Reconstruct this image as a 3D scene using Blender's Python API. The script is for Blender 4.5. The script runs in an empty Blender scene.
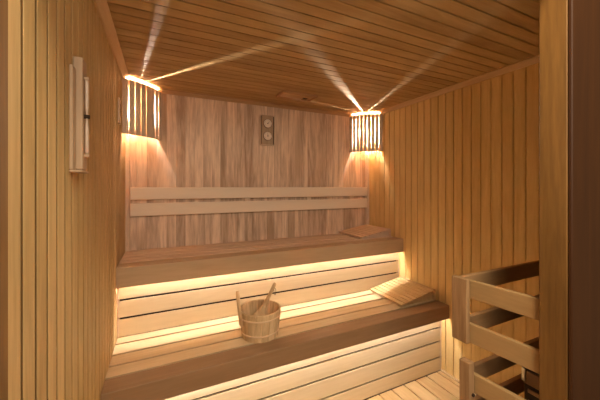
import bpy, bmesh, math, random
from mathutils import Vector, Matrix
C = bpy.context.collection
PI = math.pi
random.seed(7)
S = bpy.context.scene
EYE = 1.414                    # camera height above the floor

# ------------------------------------------------------------------ camera, world, exposure
cd = bpy.data.cameras.new('camera'); cam = bpy.data.objects.new('camera', cd); C.objects.link(cam)
cam.location = (0, 0, EYE)
cam.rotation_euler = (PI/2, 0, -math.radians(25.4))
cd.sensor_width = 36; cd.lens = 290/600*36; cd.shift_y = -13/600
cd.clip_start = 0.02
S.camera = cam
w = bpy.data.worlds.new('world'); S.world = w; w.use_nodes = True
w.node_tree.nodes['Background'].inputs[0].default_value = (1.0, .62, .32, 1)
w.node_tree.nodes['Background'].inputs[1].default_value = 0.22
S.view_settings.view_transform = 'Standard'; S.view_settings.look = 'None'
S.view_settings.exposure = 0.52; S.view_settings.gamma = 1
S.view_settings.use_curve_mapping = False
S.cycles.max_bounces = 16; S.cycles.diffuse_bounces = 10

LED_COL = (1.0, .90, .78); LED_UP = 110.0; LED_LOW = 52.0
BULB_COL = (1.0, .82, .66); BULB = 48000.0
ld = bpy.data.lights.new('added_fill_rear', 'AREA'); ld.shape = 'RECTANGLE'; ld.size = 1.2; ld.size_y = .8  # added fill behind the camera, an assumed source that lifts overall brightness
ld.energy = 24; ld.color = (1.0, .86, .66)
lo = bpy.data.objects.new('added_fill_rear', ld); C.objects.link(lo); lo.location = (.25, -1.25, 2.15)
lo.rotation_euler = (math.radians(68), 0, 0)

l2 = bpy.data.lights.new('added_fill_overhead', 'AREA'); l2.shape = 'DISK'; l2.size = .5  # second added fill, unseen above the doorway, to brighten the lower walls
l2.energy = 24; l2.color = (1.0, .84, .58)
lp = bpy.data.objects.new('added_fill_overhead', l2); C.objects.link(lp); lp.location = (.70, -.12, 2.90)
lp.rotation_euler = (math.radians(25), 0, 0)

# ------------------------------------------------------------------ room measures
XL, XR, YB, H = -.24, 1.95, 2.45, EYE + .742
YF0, YF1 = .495, .575          # front partition, outer and inner face
DX = 1.228                     # right edge of the doorway
PITCH = .0675

# ------------------------------------------------------------------ materials
def wood(name, dark, light, grain='Z', plank=None, pitch=PITCH, off=0.0, tonevar=.5, contrast=1.0,
         scale=1.0, knots=0.0, rough=.55, bump=.15, streak=None):
    m = bpy.data.materials.new(name); m.use_nodes = True
    nt = m.node_tree; N = nt.nodes; L = nt.links
    b = N['Principled BSDF']; b.inputs['Roughness'].default_value = rough
    b.inputs['Specular IOR Level'].default_value = .3
    def mth(op, a, c=None, d=None):
        n = N.new('ShaderNodeMath'); n.operation = op
        for i, v in enumerate((a, c, d)):
            if v is None: continue
            if isinstance(v, (int, float)): n.inputs[i].default_value = v
            else: L.new(v, n.inputs[i])
        return n.outputs[0]
    tc = N.new('ShaderNodeTexCoord'); oi = N.new('ShaderNodeObjectInfo')
    sx = N.new('ShaderNodeSeparateXYZ'); L.new(tc.outputs['Object'], sx.inputs[0])
    seed = mth('MULTIPLY', oi.outputs['Random'], 91.7)
    if plank:
        idx = mth('FLOOR', mth('DIVIDE', mth('SUBTRACT', sx.outputs[plank], off), pitch))
        seed = mth('ADD', seed, mth('MULTIPLY', idx, 7.31))
    wn = N.new('ShaderNodeTexWhiteNoise'); wn.noise_dimensions = '1D'; L.new(seed, wn.inputs['W'])
    rnd = wn.outputs['Value']
    vm = N.new('ShaderNodeVectorMath'); vm.operation = 'MULTIPLY'
    L.new(tc.outputs['Object'], vm.inputs[0])
    s = {'X': (.09, 1, 1), 'Y': (1, .09, 1), 'Z': (1, 1, .09)}[grain]
    vm.inputs[1].default_value = s
    va = N.new('ShaderNodeVectorMath'); va.operation = 'ADD'
    cx = N.new('ShaderNodeCombineXYZ')
    for k, f in enumerate((13.0, 29.0, 47.0)): L.new(mth('MULTIPLY', rnd, f), cx.inputs[k])
    L.new(vm.outputs[0], va.inputs[0]); L.new(cx.outputs[0], va.inputs[1])
    def noise(sc, det, dist=0.0):
        n = N.new('ShaderNodeTexNoise'); n.inputs['Scale'].default_value = sc*scale
        n.inputs['Detail'].default_value = det; n.inputs['Distortion'].default_value = dist
        L.new(va.outputs[0], n.inputs['Vector']); return n.outputs[0]
    rings = noise(9, 1.5, .3)
    r2 = mth('MULTIPLY_ADD', mth('SINE', mth('MULTIPLY', rings, 46.0)), .5, .5)
    fine = noise(130, 3)
    broad = noise(14, 2, .4)
    v = mth('MULTIPLY', mth('SUBTRACT', r2, .5), .22*contrast)
    v = mth('ADD', v, mth('MULTIPLY', mth('SUBTRACT', fine, .5), .75*contrast))
    v = mth('ADD', v, mth('MULTIPLY', mth('SUBTRACT', broad, .5), 1.3*contrast))
    v = mth('ADD', v, mth('MULTIPLY', mth('SUBTRACT', rnd, .5), tonevar))
    v = mth('ADD', v, .5)
    cl = N.new('ShaderNodeClamp'); L.new(v, cl.inputs[0])
    mx = N.new('ShaderNodeMix'); mx.data_type = 'RGBA'
    mx.inputs['A'].default_value = (*dark, 1); mx.inputs['B'].default_value = (*light, 1)
    L.new(cl.outputs[0], mx.inputs['Factor'])
    out = mx.outputs['Result']
    if streak:      # darker heartwood bands in some boards
        sn = noise(5.5, 3, .6)
        mr = N.new('ShaderNodeMapRange'); L.new(sn, mr.inputs[0])
        mr.inputs['From Min'].default_value = .53; mr.inputs['From Max'].default_value = .66
        m2 = N.new('ShaderNodeMix'); m2.data_type = 'RGBA'
        L.new(mth('MULTIPLY', mr.outputs[0], .75), m2.inputs['Factor'])
        L.new(out, m2.inputs['A']); m2.inputs['B'].default_value = (*streak, 1)
        out = m2.outputs['Result']
    if knots > 0:
        vs = N.new('ShaderNodeVectorMath'); vs.operation = 'MULTIPLY'
        L.new(tc.outputs['Object'], vs.inputs[0])
        vs.inputs[1].default_value = {'X': (.4, 1, 1), 'Y': (1, .4, 1), 'Z': (1, 1, .4)}[grain]
        vo = N.new('ShaderNodeTexVoronoi'); vo.inputs['Scale'].default_value = 9
        L.new(vs.outputs[0], vo.inputs['Vector'])
        sc_ = N.new('ShaderNodeSeparateColor'); L.new(vo.outputs['Color'], sc_.inputs[0])
        pick = mth('GREATER_THAN', sc_.outputs[0], 1-knots)
        mr = N.new('ShaderNodeMapRange'); L.new(vo.outputs['Distance'], mr.inputs[0])
        mr.inputs['From Min'].default_value = .02; mr.inputs['From Max'].default_value = .085
        mr.inputs['To Min'].default_value = .7; mr.inputs['To Max'].default_value = 0
        m3 = N.new('ShaderNodeMix'); m3.data_type = 'RGBA'
        L.new(mth('MULTIPLY', mr.outputs[0], pick), m3.inputs['Factor'])
        L.new(out, m3.inputs['A']); m3.inputs['B'].default_value = (.10, .045, .015, 1)
        out = m3.outputs['Result']
    L.new(out, b.inputs['Base Color'])
    if bump:
        bp = N.new('ShaderNodeBump'); bp.inputs['Strength'].default_value = bump; bp.inputs['Distance'].default_value = .001
        L.new(fine, bp.inputs['Height']); L.new(bp.outputs[0], b.inputs['Normal'])
    return m

def plain(name, col, rough=.5, metal=0.0, emit=None, strength=0.0):
    m = bpy.data.materials.new(name); m.use_nodes = True
    b = m.node_tree.nodes['Principled BSDF']
    b.inputs['Base Color'].default_value = (*col, 1); b.inputs['Roughness'].default_value = rough
    b.inputs['Metallic'].default_value = metal
    if emit:
        b.inputs['Emission Color'].default_value = (*emit, 1); b.inputs['Emission Strength'].default_value = strength
    return m
PD, PL = (.62, .46, .34), (.84, .67, .52)       # pinkish aspen
YD, YL = (.60, .41, .165), (.86, .64, .31)      # yellower aspen
M_back = wood('pink_aspen_wall', (.46, .31, .215), (.91, .71, .55), 'Z', 'X', off=XL, tonevar=.5, contrast=1.35, streak=(.42, .27, .17))
M_left = wood('aspen_wall', (.45, .30, .13), (.74, .53, .26), 'Z', 'Y', off=YF1+.0125, tonevar=.35, contrast=.8)
M_right = wood('aspen_wall_knotted', (.66, .46, .19), (.90, .69, .34), 'Z', 'Y', off=YF1, tonevar=.28, contrast=.8, knots=.06)
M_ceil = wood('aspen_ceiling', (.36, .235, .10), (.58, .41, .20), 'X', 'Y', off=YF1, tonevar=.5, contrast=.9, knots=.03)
M_bx = wood('bench_wood', (.50, .35, .20), (.70, .53, .34), 'X', tonevar=.25, contrast=.75)
M_bp = wood('bench_wood_pink', PD, PL, 'X', tonevar=.3, contrast=.75)
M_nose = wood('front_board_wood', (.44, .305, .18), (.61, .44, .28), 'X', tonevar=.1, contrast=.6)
M_riser = wood('riser_wood', (.66, .52, .33), (.86, .73, .53), 'X', tonevar=.15, contrast=.5)
M_brd = wood('backrest_wood', (.84, .68, .53), (.95, .82, .68), 'X', tonevar=.1, contrast=.5)
M_fl = wood('floor_slat_wood', (.48, .30, .14), (.74, .53, .29), 'Y', tonevar=.2, contrast=.6)
M_y = wood('slat_wood_y', PD, PL, 'Y', tonevar=.35, contrast=.8)
M_yy = wood('slat_wood_yellow', YD, YL, 'Y', tonevar=.35, contrast=.8)
M_z = wood('small_upright_wood', PD, PL, 'Z', tonevar=.3, contrast=.7)
M_timer = wood('timer_wood', (.40, .27, .175), (.60, .44, .30), 'Z', tonevar=.2, contrast=.9)
M_trim_z = wood('trim_wood_upright', PD, PL, 'Z', tonevar=.2, contrast=.7)
M_trim_x = wood('trim_wood_across', (.38, .22, .11), (.62, .42, .24), 'X', tonevar=.2, contrast=.6)
M_trim_y = wood('trim_wood_along', (.58, .40, .22), (.78, .59, .37), 'Y', tonevar=.2, contrast=.6)
M_guard = wood('guard_post_wood', (.22, .12, .055), (.46, .285, .15), 'Z', tonevar=.2, contrast=1.1)
M_guard_x = wood('guard_rail_wood_across', (.28, .155, .07), (.50, .30, .15), 'X', tonevar=.3, contrast=.6)
M_guard_y = wood('guard_rail_wood', (.33, .20, .085), (.48, .31, .145), 'Y', tonevar=.2, contrast=.6)
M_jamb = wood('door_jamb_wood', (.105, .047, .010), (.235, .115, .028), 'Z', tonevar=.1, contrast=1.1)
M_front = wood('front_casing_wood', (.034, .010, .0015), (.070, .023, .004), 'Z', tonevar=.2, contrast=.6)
M_buck = wood('bucket_wood', (.44, .29, .15), (.80, .58, .35), 'Z', tonevar=.6, contrast=1.0, scale=1.5)
M_hoop = plain('bucket_hoop', (.74, .54, .35), .5)
M_dark = plain('dark_gap', (.03, .014, .006), .8)
M_steel = plain('heater_steel', (.35, .24, .16), .28, 1.0)
M_chrome = plain('heater_corner_chrome', (.8, .75, .68), .3, 1.0)
M_black = plain('heater_black', (.035, .018, .012), .5)
M_dial = plain('dial_face', (.88, .76, .64), .35)
M_brass = plain('dial_rim', (.22, .12, .07), .4)
M_ink = plain('dial_ink', (.05, .03, .02), .6)
M_glass = plain('timer_glass', (.62, .47, .36), .15)
M_sand = plain('timer_sand', (.62, .42, .33), .8)
M_sub = plain('subfloor', (.06, .035, .02), .9)
M_out = plain('anteroom_floor_grey', (.30, .22, .16), .6)
M_ledu = plain('led_tape_upper', (1, .9, .7), .5, 0, LED_COL, LED_UP)
M_ledl = plain('led_tape_lower', (1, .9, .7), .5, 0, LED_COL, LED_LOW)
M_chan = plain('led_channel', (.75, .72, .68), .5)
M_bulb = plain('halogen_capsule', (1, 1, 1), .5, 0, BULB_COL, BULB)
M_socket = plain('lamp_socket', (.80, .76, .70), .5)

# ------------------------------------------------------------------ helpers
def thing(name, label, cat, loc=(0, 0, 0), rotz=0, group=None):
    o = bpy.data.objects.new(name, None); C.objects.link(o); o.empty_display_size = .1
    o.location = loc; o.rotation_euler = (0, 0, rotz)
    o['label'] = label; o['category'] = cat
    if group: o['group'] = group
    return o
def obj(name, bm, m, parent=None, loc=None, label=None, smooth=False):
    me = bpy.data.meshes.new(name); bmesh.ops.recalc_face_normals(bm, faces=bm.faces)
    if smooth:
        for f in bm.faces: f.smooth = True
    bm.to_mesh(me); bm.free(); me.materials.append(m)
    if smooth: me.set_sharp_from_angle(angle=math.radians(38))
    o = bpy.data.objects.new(name, me); C.objects.link(o)
    if parent: o.parent = parent
    if loc: o.location = loc
    if label: o['label'] = label
    return o
def struct(name, bm, m):
    o = obj(name, bm, m); o['kind'] = 'structure'; return o
def tag(o, label, cat, group=None):
    o['label'] = label; o['category'] = cat
    if group: o['group'] = group
    return o
def bx(bm, x0, x1, y0, y1, z0, z1, bev=0.0, seg=1):
    t = bmesh.new()
    bmesh.ops.create_cube(t, size=1)
    bmesh.ops.scale(t, vec=(x1-x0, y1-y0, z1-z0), verts=t.verts)
    bmesh.ops.translate(t, vec=((x0+x1)/2, (y0+y1)/2, (z0+z1)/2), verts=t.verts)
    if bev: bmesh.ops.bevel(t, geom=t.edges[:], offset=bev, segments=seg, affect='EDGES', profile=.5)
    me = bpy.data.meshes.new('tmp'); t.to_mesh(me); t.free(); bm.from_mesh(me); bpy.data.meshes.remove(me)
    return bm
def box(*a, **k): return bx(bmesh.new(), *a, **k)
def prism(poly, axis, a, b, bm=None):
    """poly: list of 2-D points; axis X -> points are (y,z); Y -> (x,z); Z -> (x,y)."""
    bm = bm or bmesh.new()
    def P(p, t): return {'X': (t, p[0], p[1]), 'Y': (p[0], t, p[1]), 'Z': (p[0], p[1], t)}[axis]
    va = [bm.verts.new(P(p, a)) for p in poly]; vb = [bm.verts.new(P(p, b)) for p in poly]
    n = len(poly)
    bm.faces.new(va); bm.faces.new(vb[::-1])
    for i in range(n): bm.faces.new((va[i], vb[i], vb[(i+1) % n], va[(i+1) % n]))
    return bm
def cyl(bm, p0, p1, r0, r1=None, n=16):
    r1 = r0 if r1 is None else r1
    p0, p1 = Vector(p0), Vector(p1); d = (p1-p0); q = d.to_track_quat('Z', 'Y')
    A = [bm.verts.new(p0 + q @ Vector((r0*math.cos(2*PI*i/n), r0*math.sin(2*PI*i/n), 0))) for i in range(n)]
    B = [bm.verts.new(p1 + q @ Vector((r1*math.cos(2*PI*i/n), r1*math.sin(2*PI*i/n), 0))) for i in range(n)]
    bm.faces.new(A); bm.faces.new(B[::-1])
    for i in range(n): bm.faces.new((A[i], A[(i+1) % n], B[(i+1) % n], B[i]))
    return bm
def lathe(bm, prof, n=48, c=(0, 0), a0=0, a1=2*PI):
    """closed profile (r, z) revolved about z."""
    full = abs(a1-a0-2*PI) < 1e-6
    rows = []
    k = n if full else n+1
    for i in range(k):
        a = a0 + (a1-a0)*i/n
        rows.append([bm.verts.new((c[0]+r*math.cos(a), c[1]+r*math.sin(a), z)) for r, z in prof])
    m = len(prof)
    for i in range(n):
        A, B = rows[i], rows[(i+1) % k]
        for j in range(m): bm.faces.new((A[j], B[j], B[(j+1) % m], A[(j+1) % m]))
    if not full: bm.faces.new(rows[0]); bm.faces.new(rows[-1][::-1])
    return bm
def planks(a0, a1, pitch, gw, gd, off, fl=.014):
    """2-D surface line (s, depth) of boards with narrow undercut joints, depth 0 at the face, negative into the wall"""
    pts = [(a0, 0)]
    k = math.ceil((a0-off)/pitch + 1e-6)
    while off + k*pitch < a1 - gw:
        g = off + k*pitch
        if g > a0 + gw: pts += [(g-gw/2-.0008, 0), (g-gw/2, -.0008), (g-gw/2-fl, -gd), (g+gw/2+fl, -gd), (g+gw/2, -.0008), (g+gw/2+.0008, 0)]
        k += 1
    pts.append((a1, 0)); return pts

# ------------------------------------------------------------------ the setting
T = .06
p = [(x, YB - d) for x, d in planks(XL, XR, PITCH, .0014, .006, XL)]
struct('wall_back', prism(p + [(XR, YB+T), (XL, YB+T)], 'Z', 0, H, None), M_back)
p = [(XL + d, y) for y, d in planks(YF1, YB, PITCH, .0120, .017, YF1+.0125, .018)]
struct('wall_left', prism(p + [(XL-T, YB), (XL-T, YF1)], 'Z', 0, H), M_left)
p = [(XR - d, y) for y, d in planks(YF1, YB, PITCH, .0042, .024, YF1)]
struct('wall_right', prism(p + [(XR+T, YB), (XR+T, YF1)], 'Z', 0, H), M_right)
p = [(y, H - d) for y, d in planks(YF0, YB, PITCH, .0050, .012, YF1)]
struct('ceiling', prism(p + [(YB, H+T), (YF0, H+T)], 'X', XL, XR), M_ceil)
struct('floor', box(XL, XR, YF0, YB, -.10, -.04), M_sub)
# front partition right of the doorway: board jamb, casing, cladding
struct('wall_front', box(DX+.03, XR+T, YF0+.012, YF1-.004, 0, H), M_front)
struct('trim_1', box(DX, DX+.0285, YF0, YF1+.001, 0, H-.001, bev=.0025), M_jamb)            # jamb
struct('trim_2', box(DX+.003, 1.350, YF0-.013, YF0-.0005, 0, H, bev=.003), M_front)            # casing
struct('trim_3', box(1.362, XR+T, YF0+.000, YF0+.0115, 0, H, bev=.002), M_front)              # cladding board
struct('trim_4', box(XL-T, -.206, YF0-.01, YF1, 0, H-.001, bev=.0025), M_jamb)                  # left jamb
# ceiling mouldings
c = .004
zt = EYE + .713
def cove(s):   # small cove section, corner at (0,0), s=+1 grows right; returned as (a, z)
    pts = [(0, zt), (.010, zt), (.014, zt+.006), (.022, zt+.016), (.032, zt+.021), (.040, zt+.024), (.040, H-.0005), (0, H-.0005)]
    return pts
struct('trim_5', prism([(XL+a+.0003, z) for a, z in cove(1)], 'Y', YF1, YB-.0005), M_trim_y)
struct('trim_6', prism([(XR-a-.0003, z) for a, z in cove(1)], 'Y', YF1, YB-.0005), M_trim_y)
struct('trim_7', prism([(YB-a*.75-.0003, z) for a, z in cove(1)], 'X', XL+.0405, XR-.0405), M_trim_x)
# upright corner mouldings of the back wall
zb = EYE - .464
for i, (x, s) in enumerate(((XL, 1), (XR, -1))):
    q = [(x+s*.0003, YB-.0003), (x+s*.028, YB-.0003), (x+s*.028, YB-.010), (x+s*.021, YB-.021), (x+s*.010, YB-.028), (x+s*.0003, YB-.028)]
    struct('trim_%d' % (8+i), prism(q, 'Z', zb+.0005, zt), M_trim_z)
# skirting on the right wall and the anteroom floor
struct('baseboard_right', box(XR-.014, XR-.0003, YF1, 1.55, 0, .012, bev=.002), M_trim_y)
struct('trim_10', box(-1.2, 2.8, -1.6, YF0-.02, -.10, 0.0), M_out)
struct('trim_11', box(-1.2, 2.8, YF0-.02, YF0, -.10, -.002), M_front)

# ------------------------------------------------------------------ duckboard floor
fl = thing('duckboard', 'pale wooden duckboard of parallel slats covering the sauna floor', 'duckboard', (0, 0, 0))
k = 0
x = 1.8975
while x > XL:
    x0 = max(x - .1125, XL+.002)
    if x - x0 > .02:
        obj('slat', box(x0+.005, x-.005, YF1+.004, 1.555, -.022, 0, bev=.002), M_fl, fl)
    x -= .1125
obj('slat', box(1.9015, 1.935, YF1+.004, 1.555, -.022, 0, bev=.002), M_fl, fl)
for y in (.70, 1.08, 1.46):
    obj('batten', box(XL+.01, XR-.02, y, y+.05, -.04, -.0222), M_fl, fl)

# ------------------------------------------------------------------ benches
def bench(name, label, top, y_front, lip, boards, riser_y, riser_top, riser_bot, riser_lines, led_mat, mat, nose, led_y, led_z, front_mat):
    t = thing(name, label, 'bench', ((XL+XR)/2, y_front, riser_bot))
    ox, oy, oz = (XL+XR)/2, y_front, riser_bot
    g = .0015
    def B(*a, **k): 
        a = (a[0]-ox, a[1]-ox, a[2]-oy, a[3]-oy, a[4]-oz, a[5]-oz)
        return box(*a, **k)
    x0, x1 = XL+g, XR-g
    # nosing: top board with a deep lip in front
    yb = y_front + nose
    r = .005
    prof = [(y_front, top-lip+r*.3), (y_front, top-r), (y_front+r*.3, top-r*.3), (y_front+r, top), (yb-.002, top), (yb, top-.002),
            (yb, top-.028), (y_front+.024, top-.028), (y_front+.024, top-lip*.55), (y_front+.010, top-lip), (y_front+r*.3, top-lip)]
    prof = [(a-oy, z-oz) for a, z in prof]
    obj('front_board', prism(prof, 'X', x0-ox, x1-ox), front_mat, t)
    for a, b in boards:
        a += .0035; b -= .0035
        pr = [(a+.001, top), (b-.001, top), (b, top-.001), (b-.007, top-.028), (a+.007, top-.028), (a, top-.001)]
        obj('bench_board', prism([(p-oy, q-oz) for p, q in pr], 'X', x0-ox, x1-ox), mat, t)
    # riser boards with bevelled gaps
    z1 = riser_top
    for z in riser_lines + [riser_bot]:
        z0 = z + (.0060 if z != riser_bot else .001)
        zt_ = z1-.0050
        pr = [(riser_y, z0+.001), (riser_y, zt_-.001), (riser_y+.001, zt_), (riser_y+.02, zt_-.006), (riser_y+.02, z0+.006), (riser_y+.001, z0)]
        obj('riser_board', prism([(p-oy, q-oz) for p, q in pr], 'X', x0+.006-ox, x1-.006-ox), M_riser, t)
        z1 = z
    obj('riser_backing', B(x0+.01, x1-.01, riser_y+.0205, riser_y+.03, riser_bot+.01, riser_top-.01), M_dark, t)
    for xa, xb in ((x0, x0+.0055), (x1-.0055, x1)):
        obj('riser_trim', B(xa, xb, riser_y-.004, riser_y+.02, riser_bot+.001, riser_top-.001), M_trim_z, t)
    obj('led_channel', B(x0+.004, x1-.004, led_y-.009, led_y+.009, led_z, led_z+.007), M_chan, t)
    obj('led_strip', B(x0+.006, x1-.006, led_y-.005, led_y+.005, led_z-.0025, led_z-.0002), led_mat, t, label='glowing warm white light strip under the bench edge')
    return t
tU = EYE - .464; yU = 1.947
tL = EYE - .889; yL = 1.487
bd = []
a = yU + .112
for k in range(4):
    b = min(a+.094, YB-.002)
    bd.append((a+.007, b)); a = a+.0985
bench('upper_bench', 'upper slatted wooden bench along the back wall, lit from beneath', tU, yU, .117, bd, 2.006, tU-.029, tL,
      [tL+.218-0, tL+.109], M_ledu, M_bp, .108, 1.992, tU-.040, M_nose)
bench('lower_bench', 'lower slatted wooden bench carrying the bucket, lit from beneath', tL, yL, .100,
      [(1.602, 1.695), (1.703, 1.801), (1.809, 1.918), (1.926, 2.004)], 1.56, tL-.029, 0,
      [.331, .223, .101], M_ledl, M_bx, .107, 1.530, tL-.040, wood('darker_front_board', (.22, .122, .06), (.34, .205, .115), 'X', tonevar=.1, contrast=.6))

# ------------------------------------------------------------------ backrest
br = thing('backrest', 'two long horizontal wooden backrest boards on the back wall above the upper bench', 'backrest', (.84, YB, EYE-.215))
for z0, z1 in ((-.093, -.002), (-.213, -.119)):
    obj('backrest_board', box(-.210-.84, 1.905-.84, -.047, -.026, z0+.215, z1+.215, bev=.004, seg=2), M_brd, br)
for xx in (-.05, .63, 1.22, 1.70):
    obj('batten', box(xx-.84, xx+.05-.84, -.0258, -.0005, .008, .207, bev=.001), M_trim_z, br)

# ------------------------------------------------------------------ corner lamps
def lamp(cx, s, label, bo, n, seed, st=.005, tight=-1):
    rng = random.Random(seed)
    zb_, zt_ = EYE+.352, EYE+.718
    t = thing('corner_lamp', label, 'lamp', (cx, YB, zb_), 0, None)
    R = .235; h = zt_-zb_
    # arc from (0,-R) on the side wall to (R,0) on the back wall, bulging into the room
    A = Vector((0, -R)); B = Vector((R, 0)); chord = (B-A).length; sag = .030
    rad = (chord**2/4 + sag**2)/(2*sag); mid = (A+B)/2; nrm = Vector((1, -1)).normalized(); cc = mid - nrm*(rad-sag)
    half = math.asin(chord/2/rad); base = math.atan2(nrm.y, nrm.x)
    def P(u, off=0):
        a = base - half + 2*half*u
        return Vector((cc.x + (rad+off)*math.cos(a), cc.y + (rad+off)*math.sin(a)))
    def rib(u0, u1, o0, o1, z0, z1, name, m, seg, parent):
        bm = bmesh.new()
        inn = [P(u0+(u1-u0)*i/seg, o0) for i in range(seg+1)]; out = [P(u0+(u1-u0)*i/seg, o1) for i in range(seg+1)]
        poly = [(s*q.x, q.y) for q in inn + out[::-1]]
        prism(poly, 'Z', z0, z1, bm)
        return obj(name, bm, m, parent)
    e = .012
    rib(e, 1-e, -.016, -st-.0005, h-.034, h-.012, 'frame_hoop', M_z, 14, t)
    rib(e, 1-e, -.016, -st-.0005, .010, .030, 'frame_hoop', M_z, 14, t)
    gap = .0036/chord
    wd = (1-2*e - (n-1)*gap)/n
    u = e
    for i in range(n):
        rib(u, u+wd+(gap*.8 if i == tight else 0), -st, 0, 0, h, 'slat', M_z, 2, t)
        u += wd+gap
    # wall battens the shade is fixed to
    obj('wall_batten', box(*sorted((s*.002, s*.030)), -R+.012, -R+.030, 0.004, h-.004, bev=.001), M_z, t)
    obj('wall_batten', box(*sorted((s*(R-.030), s*(R-.012))), -.030, -.001, 0.004, h-.004, bev=.001), M_z, t)
    # socket on the corner and the capsule
    bxp, byp = s*bo[0], -bo[1]
    sk = obj('lamp_socket', cyl(cyl(bmesh.new(), (bxp, byp, .130), (bxp, byp, .180), .013), (bxp, byp, .124), (bxp, byp, .1295), .022), M_socket, t)
    obj('socket_arm', box(*sorted((bxp-.006, bxp+.006)), byp, -.001, .140, .152), M_socket, t)
    obj('bulb', cyl(bmesh.new(), (bxp, byp, .1825), (bxp, byp, .212), .0020, n=10), M_bulb, t, label='small glowing capsule bulb')
    return t
lamp(XL, 1, 'slatted wooden corner lamp shade glowing in the back left corner', (.094, .076), 8, 1, .005, 4)
lamp(XR, -1, 'slatted wooden corner lamp shade glowing in the back right corner', (.098, .079), 9, 2, .0055)

# ------------------------------------------------------------------ thermometer and hygrometer plaque
th = thing('thermometer', 'wooden wall plaque with two round dials on the back wall above the backrest', 'thermometer', (.840, YB, EYE+.370))
W2, Hh = .066, .268
obj('plaque', box(-W2+.013, W2-.013, -.014, -.001, .004, Hh-.004, bev=.002), M_timer, th)
for s in (-1, 1):
    obj('side_strip', box(*sorted((s*(W2-.0045), s*(W2+.002))), -.018, -.001, .006, Hh-.006, bev=.001), M_z, th)
    obj('shadow_gap', box(*sorted((s*(W2-.0127), s*(W2-.0048))), -.004, -.001, .01, Hh-.01), M_dark, th)
obj('ledge', box(-W2-.002, W2+.002, -.020, -.001, -.003, .0035, bev=.001), M_z, th)
for zc, ang in ((.190, .75), (.080, -.05)):
    bm = bmesh.new(); cyl(bm, (0, -.0142, zc), (0, -.020, zc), .041, .040, 40); d = obj('dial', bm, M_brass, th)
    bm = bmesh.new(); cyl(bm, (0, -.0201, zc), (0, -.0210, zc), .0365, .0365, 40); obj('dial_face', bm, M_dial, d)
    bm = bmesh.new()
    for k in range(13):
        a = math.radians(-120 + 20*k); ca, sa = math.sin(a), math.cos(a)
        r0, r1 = (.0265, .033) if k % 3 == 0 else (.029, .033)
        u = Vector((ca, 0, sa)); v = Vector((sa, 0, -ca))*.0011
        q = [u*r0+v, u*r1+v, u*r1-v, u*r0-v]
        f = [bm.verts.new((p.x, -.0215, zc+p.z)) for p in q]; g = [bm.verts.new((p.x, -.0212, zc+p.z)) for p in q]
        bm.faces.new(f); bm.faces.new(g)
        for i in range(4): bm.faces.new((f[i], f[(i+1) % 4], g[(i+1) % 4], g[i]))
    obj('dial_marks', bm, M_ink, d)
    u = Vector((math.sin(ang), 0, math.cos(ang)))
    bm = bmesh.new(); cyl(bm, Vector((0, -.0225, zc))-u*.008, Vector((0, -.0225, zc))+u*.026, .0016, .0009, 8)
    cyl(bm, (0, -.0212, zc), (0, -.0245, zc), .004, n=16); obj('needle', bm, M_ink, d)

# ------------------------------------------------------------------ sand timer on the left wall
st = thing('sand_timer', 'tall pale wooden sand timer with glass tube mounted on the left wall', 'sand timer', (XL, 1.07, EYE+.050))
obj('backplate', box(.0005, .0095, -.046, -.010, 0, .300, bev=.002), M_timer, st)
obj('board', box(.0005, .0250, -.009, .045, .002, .338, bev=.0035, seg=2), M_timer, st)
obj('ledge', box(.0006, .0300, -.048, .047, -.008, -.0005, bev=.002), M_timer, st)
gl = bmesh.new()
prof = []
def tr(z): 
    d = abs(z-.165)/.115
    return .0016 + .0036*min(1, (max(0, d)*3.2))**.8 if d < .95 else .0052*math.sqrt(max(0.02, 1-((d-.95)/.06)**2)) if d < 1.01 else .001
zs = [.052+.226*i/40 for i in range(41)]
lathe(gl, [(0.0003, zs[0])]+[(tr(z), z) for z in zs]+[(0.0003, zs[-1])], 16, c=(.0315, .012))
obj('glass_tube', gl, M_glass, st, smooth=True)
bm = bmesh.new(); cyl(bm, (.0315, .012, .056), (.0315, .012, .105), .0054, .0050, 12); obj('sand', bm, M_sand, st)
obj('pivot_knob', cyl(bmesh.new(), (.0252, .012, .165), (.0385, .012, .165), .0060, n=14), M_dark, st, label='dark round knob')
for z in (.045, .280):
    obj('tube_clip', box(.0252, .038, .005, .019, z-.004, z+.005, bev=.001), M_timer, st)

# ------------------------------------------------------------------ small plate on the left wall
sp = thing('vent_plate', 'small narrow wooden plate with dark dots on the left wall beside the corner lamp', 'plate', (XL, 2.045, EYE+.385))
obj('plate', box(.0005, .010, -.022, .040, 0, .150, bev=.002), M_z, sp)
bm = bmesh.new()
for k, (dy, z) in enumerate(((.012, .128), (.004, .113), (.012, .110), (.005, .098), (.014, .092), (.006, .082), (.012, .074), (.005, .066))):
    cyl(bm, (.0101, dy, z), (.0115, dy, z), .0032, n=10)
obj('hole_row', bm, M_ink, sp)

# ------------------------------------------------------------------ ceiling vent
cv = thing('ceiling_vent', 'low wooden frame vent with a sliding cover in the ceiling', 'vent', (.985, 2.13, H))
z0, z1 = -.016, -.0005
bm = bmesh.new(); 
bx(bm, -.155, .155, -.075, -.058, z0, z1, bev=.002); bx(bm, -.155, .155, .058, .075, z0, z1, bev=.002)
bx(bm, -.155, -.135, -.0575, .0575, z0, z1, bev=.002); bx(bm, .135, .155, -.0575, .0575, z0, z1, bev=.002)
obj('frame', bm, wood('vent_frame_wood', (.33, .18, .085), (.56, .34, .17), 'X', tonevar=.1), cv)
obj('opening', box(-.134, .134, -.057, .057, -.003, -.0006), M_dark, cv)
obj('sliding_cover', box(-.133, .060, -.0565, .0565, -.012, -.0035, bev=.001), M_trim_x, cv)
obj('sliding_cover', box(.060, .133, -.0565, .010, -.010, -.0035, bev=.001), M_trim_x, cv)
obj('cover_stop', box(.112, .133, .0105, .0565, -.010, -.0035, bev=.001), M_trim_x, cv)

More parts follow.
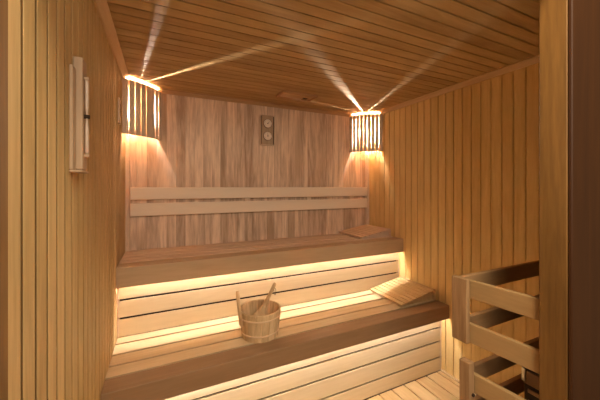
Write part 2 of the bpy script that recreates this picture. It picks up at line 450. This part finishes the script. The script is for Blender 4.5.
# ------------------------------------------------------------------ headrests
def headrest(label, x0, y0, z, dx, dy, h, n, rot=0, m=M_y):
    t = thing('headrest', label, 'headrest', (x0, y0, z), rot, 'slatted wooden headrests')
    ang = math.atan2(h-.026, dx)
    for yy in (.025, dy/2-.010, dy-.045):
        pr = [(.004, .0005), (dx-.012, .0005), (dx-.012, h-.0145), (.004, .0095)]
        obj('wedge_side', prism(pr, 'Y', yy, yy+.020), m, t)
    L = dx/math.cos(ang)
    pw = L/n
    for i in range(n):
        bm = box(0, pw-.0075, 0, dy, 0, .012, bev=.0010)
        bmesh.ops.rotate(bm, verts=bm.verts, matrix=Matrix.Rotation(-ang, 3, 'Y'), cent=(0, 0, 0))
        bmesh.ops.translate(bm, verts=bm.verts, vec=(i*pw*math.cos(ang), 0, .0115 + i*pw*math.sin(ang)))
        obj('slat', bm, m, t)
    obj('end_board', box(dx-.0115, dx-.001, .004, dy-.004, .0005, h-.018, bev=.001), m, t)
    return t
headrest('slatted wooden headrest wedge on the right end of the upper bench', 1.585, 2.072, tU+.0005, .342, .370, .078, 8, 0, M_y)
headrest('slatted wooden headrest wedge on the right end of the lower bench', 1.588, 1.602, tL+.0005, .352, .370, .092, 9, math.radians(-1.0), wood('headrest_wood', (.46, .31, .16), (.70, .51, .29), 'Y', tonevar=.35, contrast=.8))

# ------------------------------------------------------------------ bucket and ladle
BX, BY = .535, 1.690
bk = thing('sauna_bucket', 'round wooden stave bucket with one tall stave handle on the lower bench', 'bucket', (BX, BY, tL+.0005))
rb, rt, hb, th_ = .108, .126, .160, .012
def rr(z): return rb + (rt-rb)*z/hb
ns = 18
for i in range(ns):
    a0, a1 = 2*PI*i/ns + .006, 2*PI*(i+1)/ns - .006
    zt2 = hb
    bm = bmesh.new()
    lathe(bm, [(rr(.0), 0), (rr(zt2-.002)-.0, zt2-.003), (rr(zt2)-.003, zt2), (rr(zt2)-th_+.002, zt2), (rr(zt2)-th_, zt2-.003), (rb-th_, 0)], 4, a0=a0, a1=a1)
    obj('stave', bm, M_buck, bk)
bm = bmesh.new(); cyl(bm, (0, 0, .012), (0, 0, .022), rr(.015)-th_-.0005, n=40); obj('bucket_base', bm, M_buck, bk)
for z in (.030, .118):
    bm = bmesh.new(); r = rr(z)
    lathe(bm, [(r+.0002, z), (r+.0034, z+.0010), (r+.0042, z+.005), (r+.0044, z+.009), (r+.0022, z+.010)], 64)
    obj('hoop', bm, M_hoop, bk)
# tall stave handle on the left
va = math.radians(178)
dirv = Vector((math.cos(math.radians(190)), math.sin(math.radians(190)), 0))
side = Vector((-dirv.y, dirv.x, 0))
bm = bmesh.new()
sec = []
for z, wd_, t0 in ((.085, .020, .005), (.135, .020, .0055), (.165, .0165, .0065), (.20, .0105, .0075), (.24, .0095, .008), (.272, .0115, .008), (.284, .0095, .0065), (.289, .005, .003)):
    c0 = dirv*(rr(min(z, hb)) + .0065 + max(0, z-hb)*.10)
    sec.append([bm.verts.new(c0 + side*(wd_*math.cos(a)*1.15) + dirv*(t0*1.35*math.sin(a)) + Vector((0, 0, z))) for a in [2*PI*k/12 for k in range(12)]])
for A, B in zip(sec, sec[1:]):
    for k in range(12): bm.faces.new((A[k], A[(k+1) % 12], B[(k+1) % 12], B[k]))
bm.faces.new(sec[0]); bm.faces.new(sec[-1])
obj('stave_handle', bm, M_buck, bk, smooth=True)
# ladle leaning in the bucket
ldl = thing('ladle', 'wooden ladle leaning in the bucket with its handle up to the right', 'ladle', (BX, BY, tL+.0225))
p0 = Vector((-.045, -.020, .030)); p1 = Vector((.103, .012, .268))
ax = (p1-p0).normalized(); viewy = Vector((-.43, -.90, 0)); wv = ax.cross(viewy).normalized(); nv = ax.cross(wv).normalized()
bm = bmesh.new(); sec = []
Lh = (p1-p0).length
for f, a_, b_ in ((0.0, .030, .006), (.10, .031, .006), (.26, .026, .006), (.40, .0155, .006), (.52, .0100, .006), (.75, .0082, .0065), (.93, .0090, .007), (.985, .0080, .006), (1.0, .004, .003)):
    c0 = p0 + ax*Lh*f
    sec.append([bm.verts.new(c0 + wv*(a_*1.3*math.cos(q)) + nv*(b_*1.3*math.sin(q))) for q in [2*PI*k/14 for k in range(14)]])
for A, B in zip(sec, sec[1:]):
    for k in range(14): bm.faces.new((A[k], A[(k+1) % 14], B[(k+1) % 14], B[k]))
bm.faces.new(sec[0]); bm.faces.new(sec[-1])
obj('ladle_handle', bm, M_buck, ldl, smooth=True)
ce = p0 + ax*Lh*.90
loop = [ce+Vector(v) for v in ((.004, -.004, 0), (.012, -.010, -.012), (.013, -.012, -.030), (.009, -.012, -.046), (.003, -.012, -.044), (.000, -.012, -.030), (.002, -.008, -.010), (.004, -.004, 0))]
bm = bmesh.new()
for a, b in zip(loop, loop[1:]): cyl(bm, a, b, .0014, n=6)
oc = obj('cord_loop', bm, M_ink, ldl)
oc['label'] = 'dark hanging cord loop'

# ------------------------------------------------------------------ heater guard rails
PX, PY = 1.195, .862
ang = math.radians(5.5)
def guard(name, label, rows, post, zbase, dyo=0):
    t = thing(name, label, 'guard rail', (PX, PY, zbase))
    for hz0, hz1 in rows:
        a, b = EYE-hz1-zbase, EYE-hz0-zbase
        # rail along the wall side (towards the doorway)
        bm = box(.0265, .0480, -.285+dyo, .018+dyo, a, b, bev=.003, seg=2)
        bmesh.ops.rotate(bm, verts=bm.verts, matrix=Matrix.Rotation(ang, 3, 'Z'), cent=(.03, .018+dyo, 0))
        obj('rail', bm, M_guard_y, t)
        obj('cross_rail', box(.0300, XR-PX-.006, .020+dyo, .042+dyo, a+.001, b-.001, bev=.003, seg=2), M_guard_x, t)
    post(t)
    return t
def post_u(t):
    obj('post', box(.002, .0255, -.032, .040, EYE-.686-z_u, EYE-.405-z_u, bev=.003, seg=2), M_guard, t)
def post_l(t):
    obj('post', box(-.010, .0255, -.052, -.006, 0.0005, EYE-.757, bev=.003, seg=2), M_guard, t)
    obj('bolt', cyl(bmesh.new(), (.012, -.0525, EYE-.895), (.012, -.059, EYE-.895), .007, n=12), M_dark, t, label='dark bolt head')
z_u = EYE-.686
guard('heater_guard', 'upper wooden heater guard of two rails and a short upright at the lower right', ((.412, .492), (.604, .688)), post_u, z_u)
guard('heater_guard', 'lower wooden heater guard with a dark post standing on the floor', ((.8155, .895), (.972, 1.052)), post_l, 0, -.030)

# ------------------------------------------------------------------ heater behind the guard
hx0, hx1, hy0, hy1 = 1.52, 1.90, YF1+.003, .776
ht = thing('sauna_heater', 'dark metal sauna heater partly hidden behind the guard rails', 'heater', (hx0, hy1, .12))
def HB(a, b, c_, d, z0_, z1_, **k): return box(a-hx0, b-hx0, c_-hy1, d-hy1, z0_-.12, z1_-.12, **k)
obj('body', HB(hx0+.004, hx1, hy0, hy1-.004, .12, .50), M_black, ht)
bm = HB(hx0, hx1+.004, hy0, hy1, .503, .565, bev=.003); obj('steel_band', bm, M_steel, ht, label='brown reflecting steel band')
bm = HB(hx0, hx1+.004, hy0, hy1, .568, .60, bev=.003); obj('top_rim', bm, M_black, ht)
obj('corner_strip', HB(hx0-.006, hx0+.003, hy1-.012, hy1+.004, .515, .575, bev=.002), M_chrome, ht, label='bright chrome corner strip')
for k in range(7):
    obj('louvre', HB(hx0-.004, hx0+.0035, hy0+.01, hy1-.02, .47-.05*k, .488-.05*k, bev=.002), M_steel, ht)
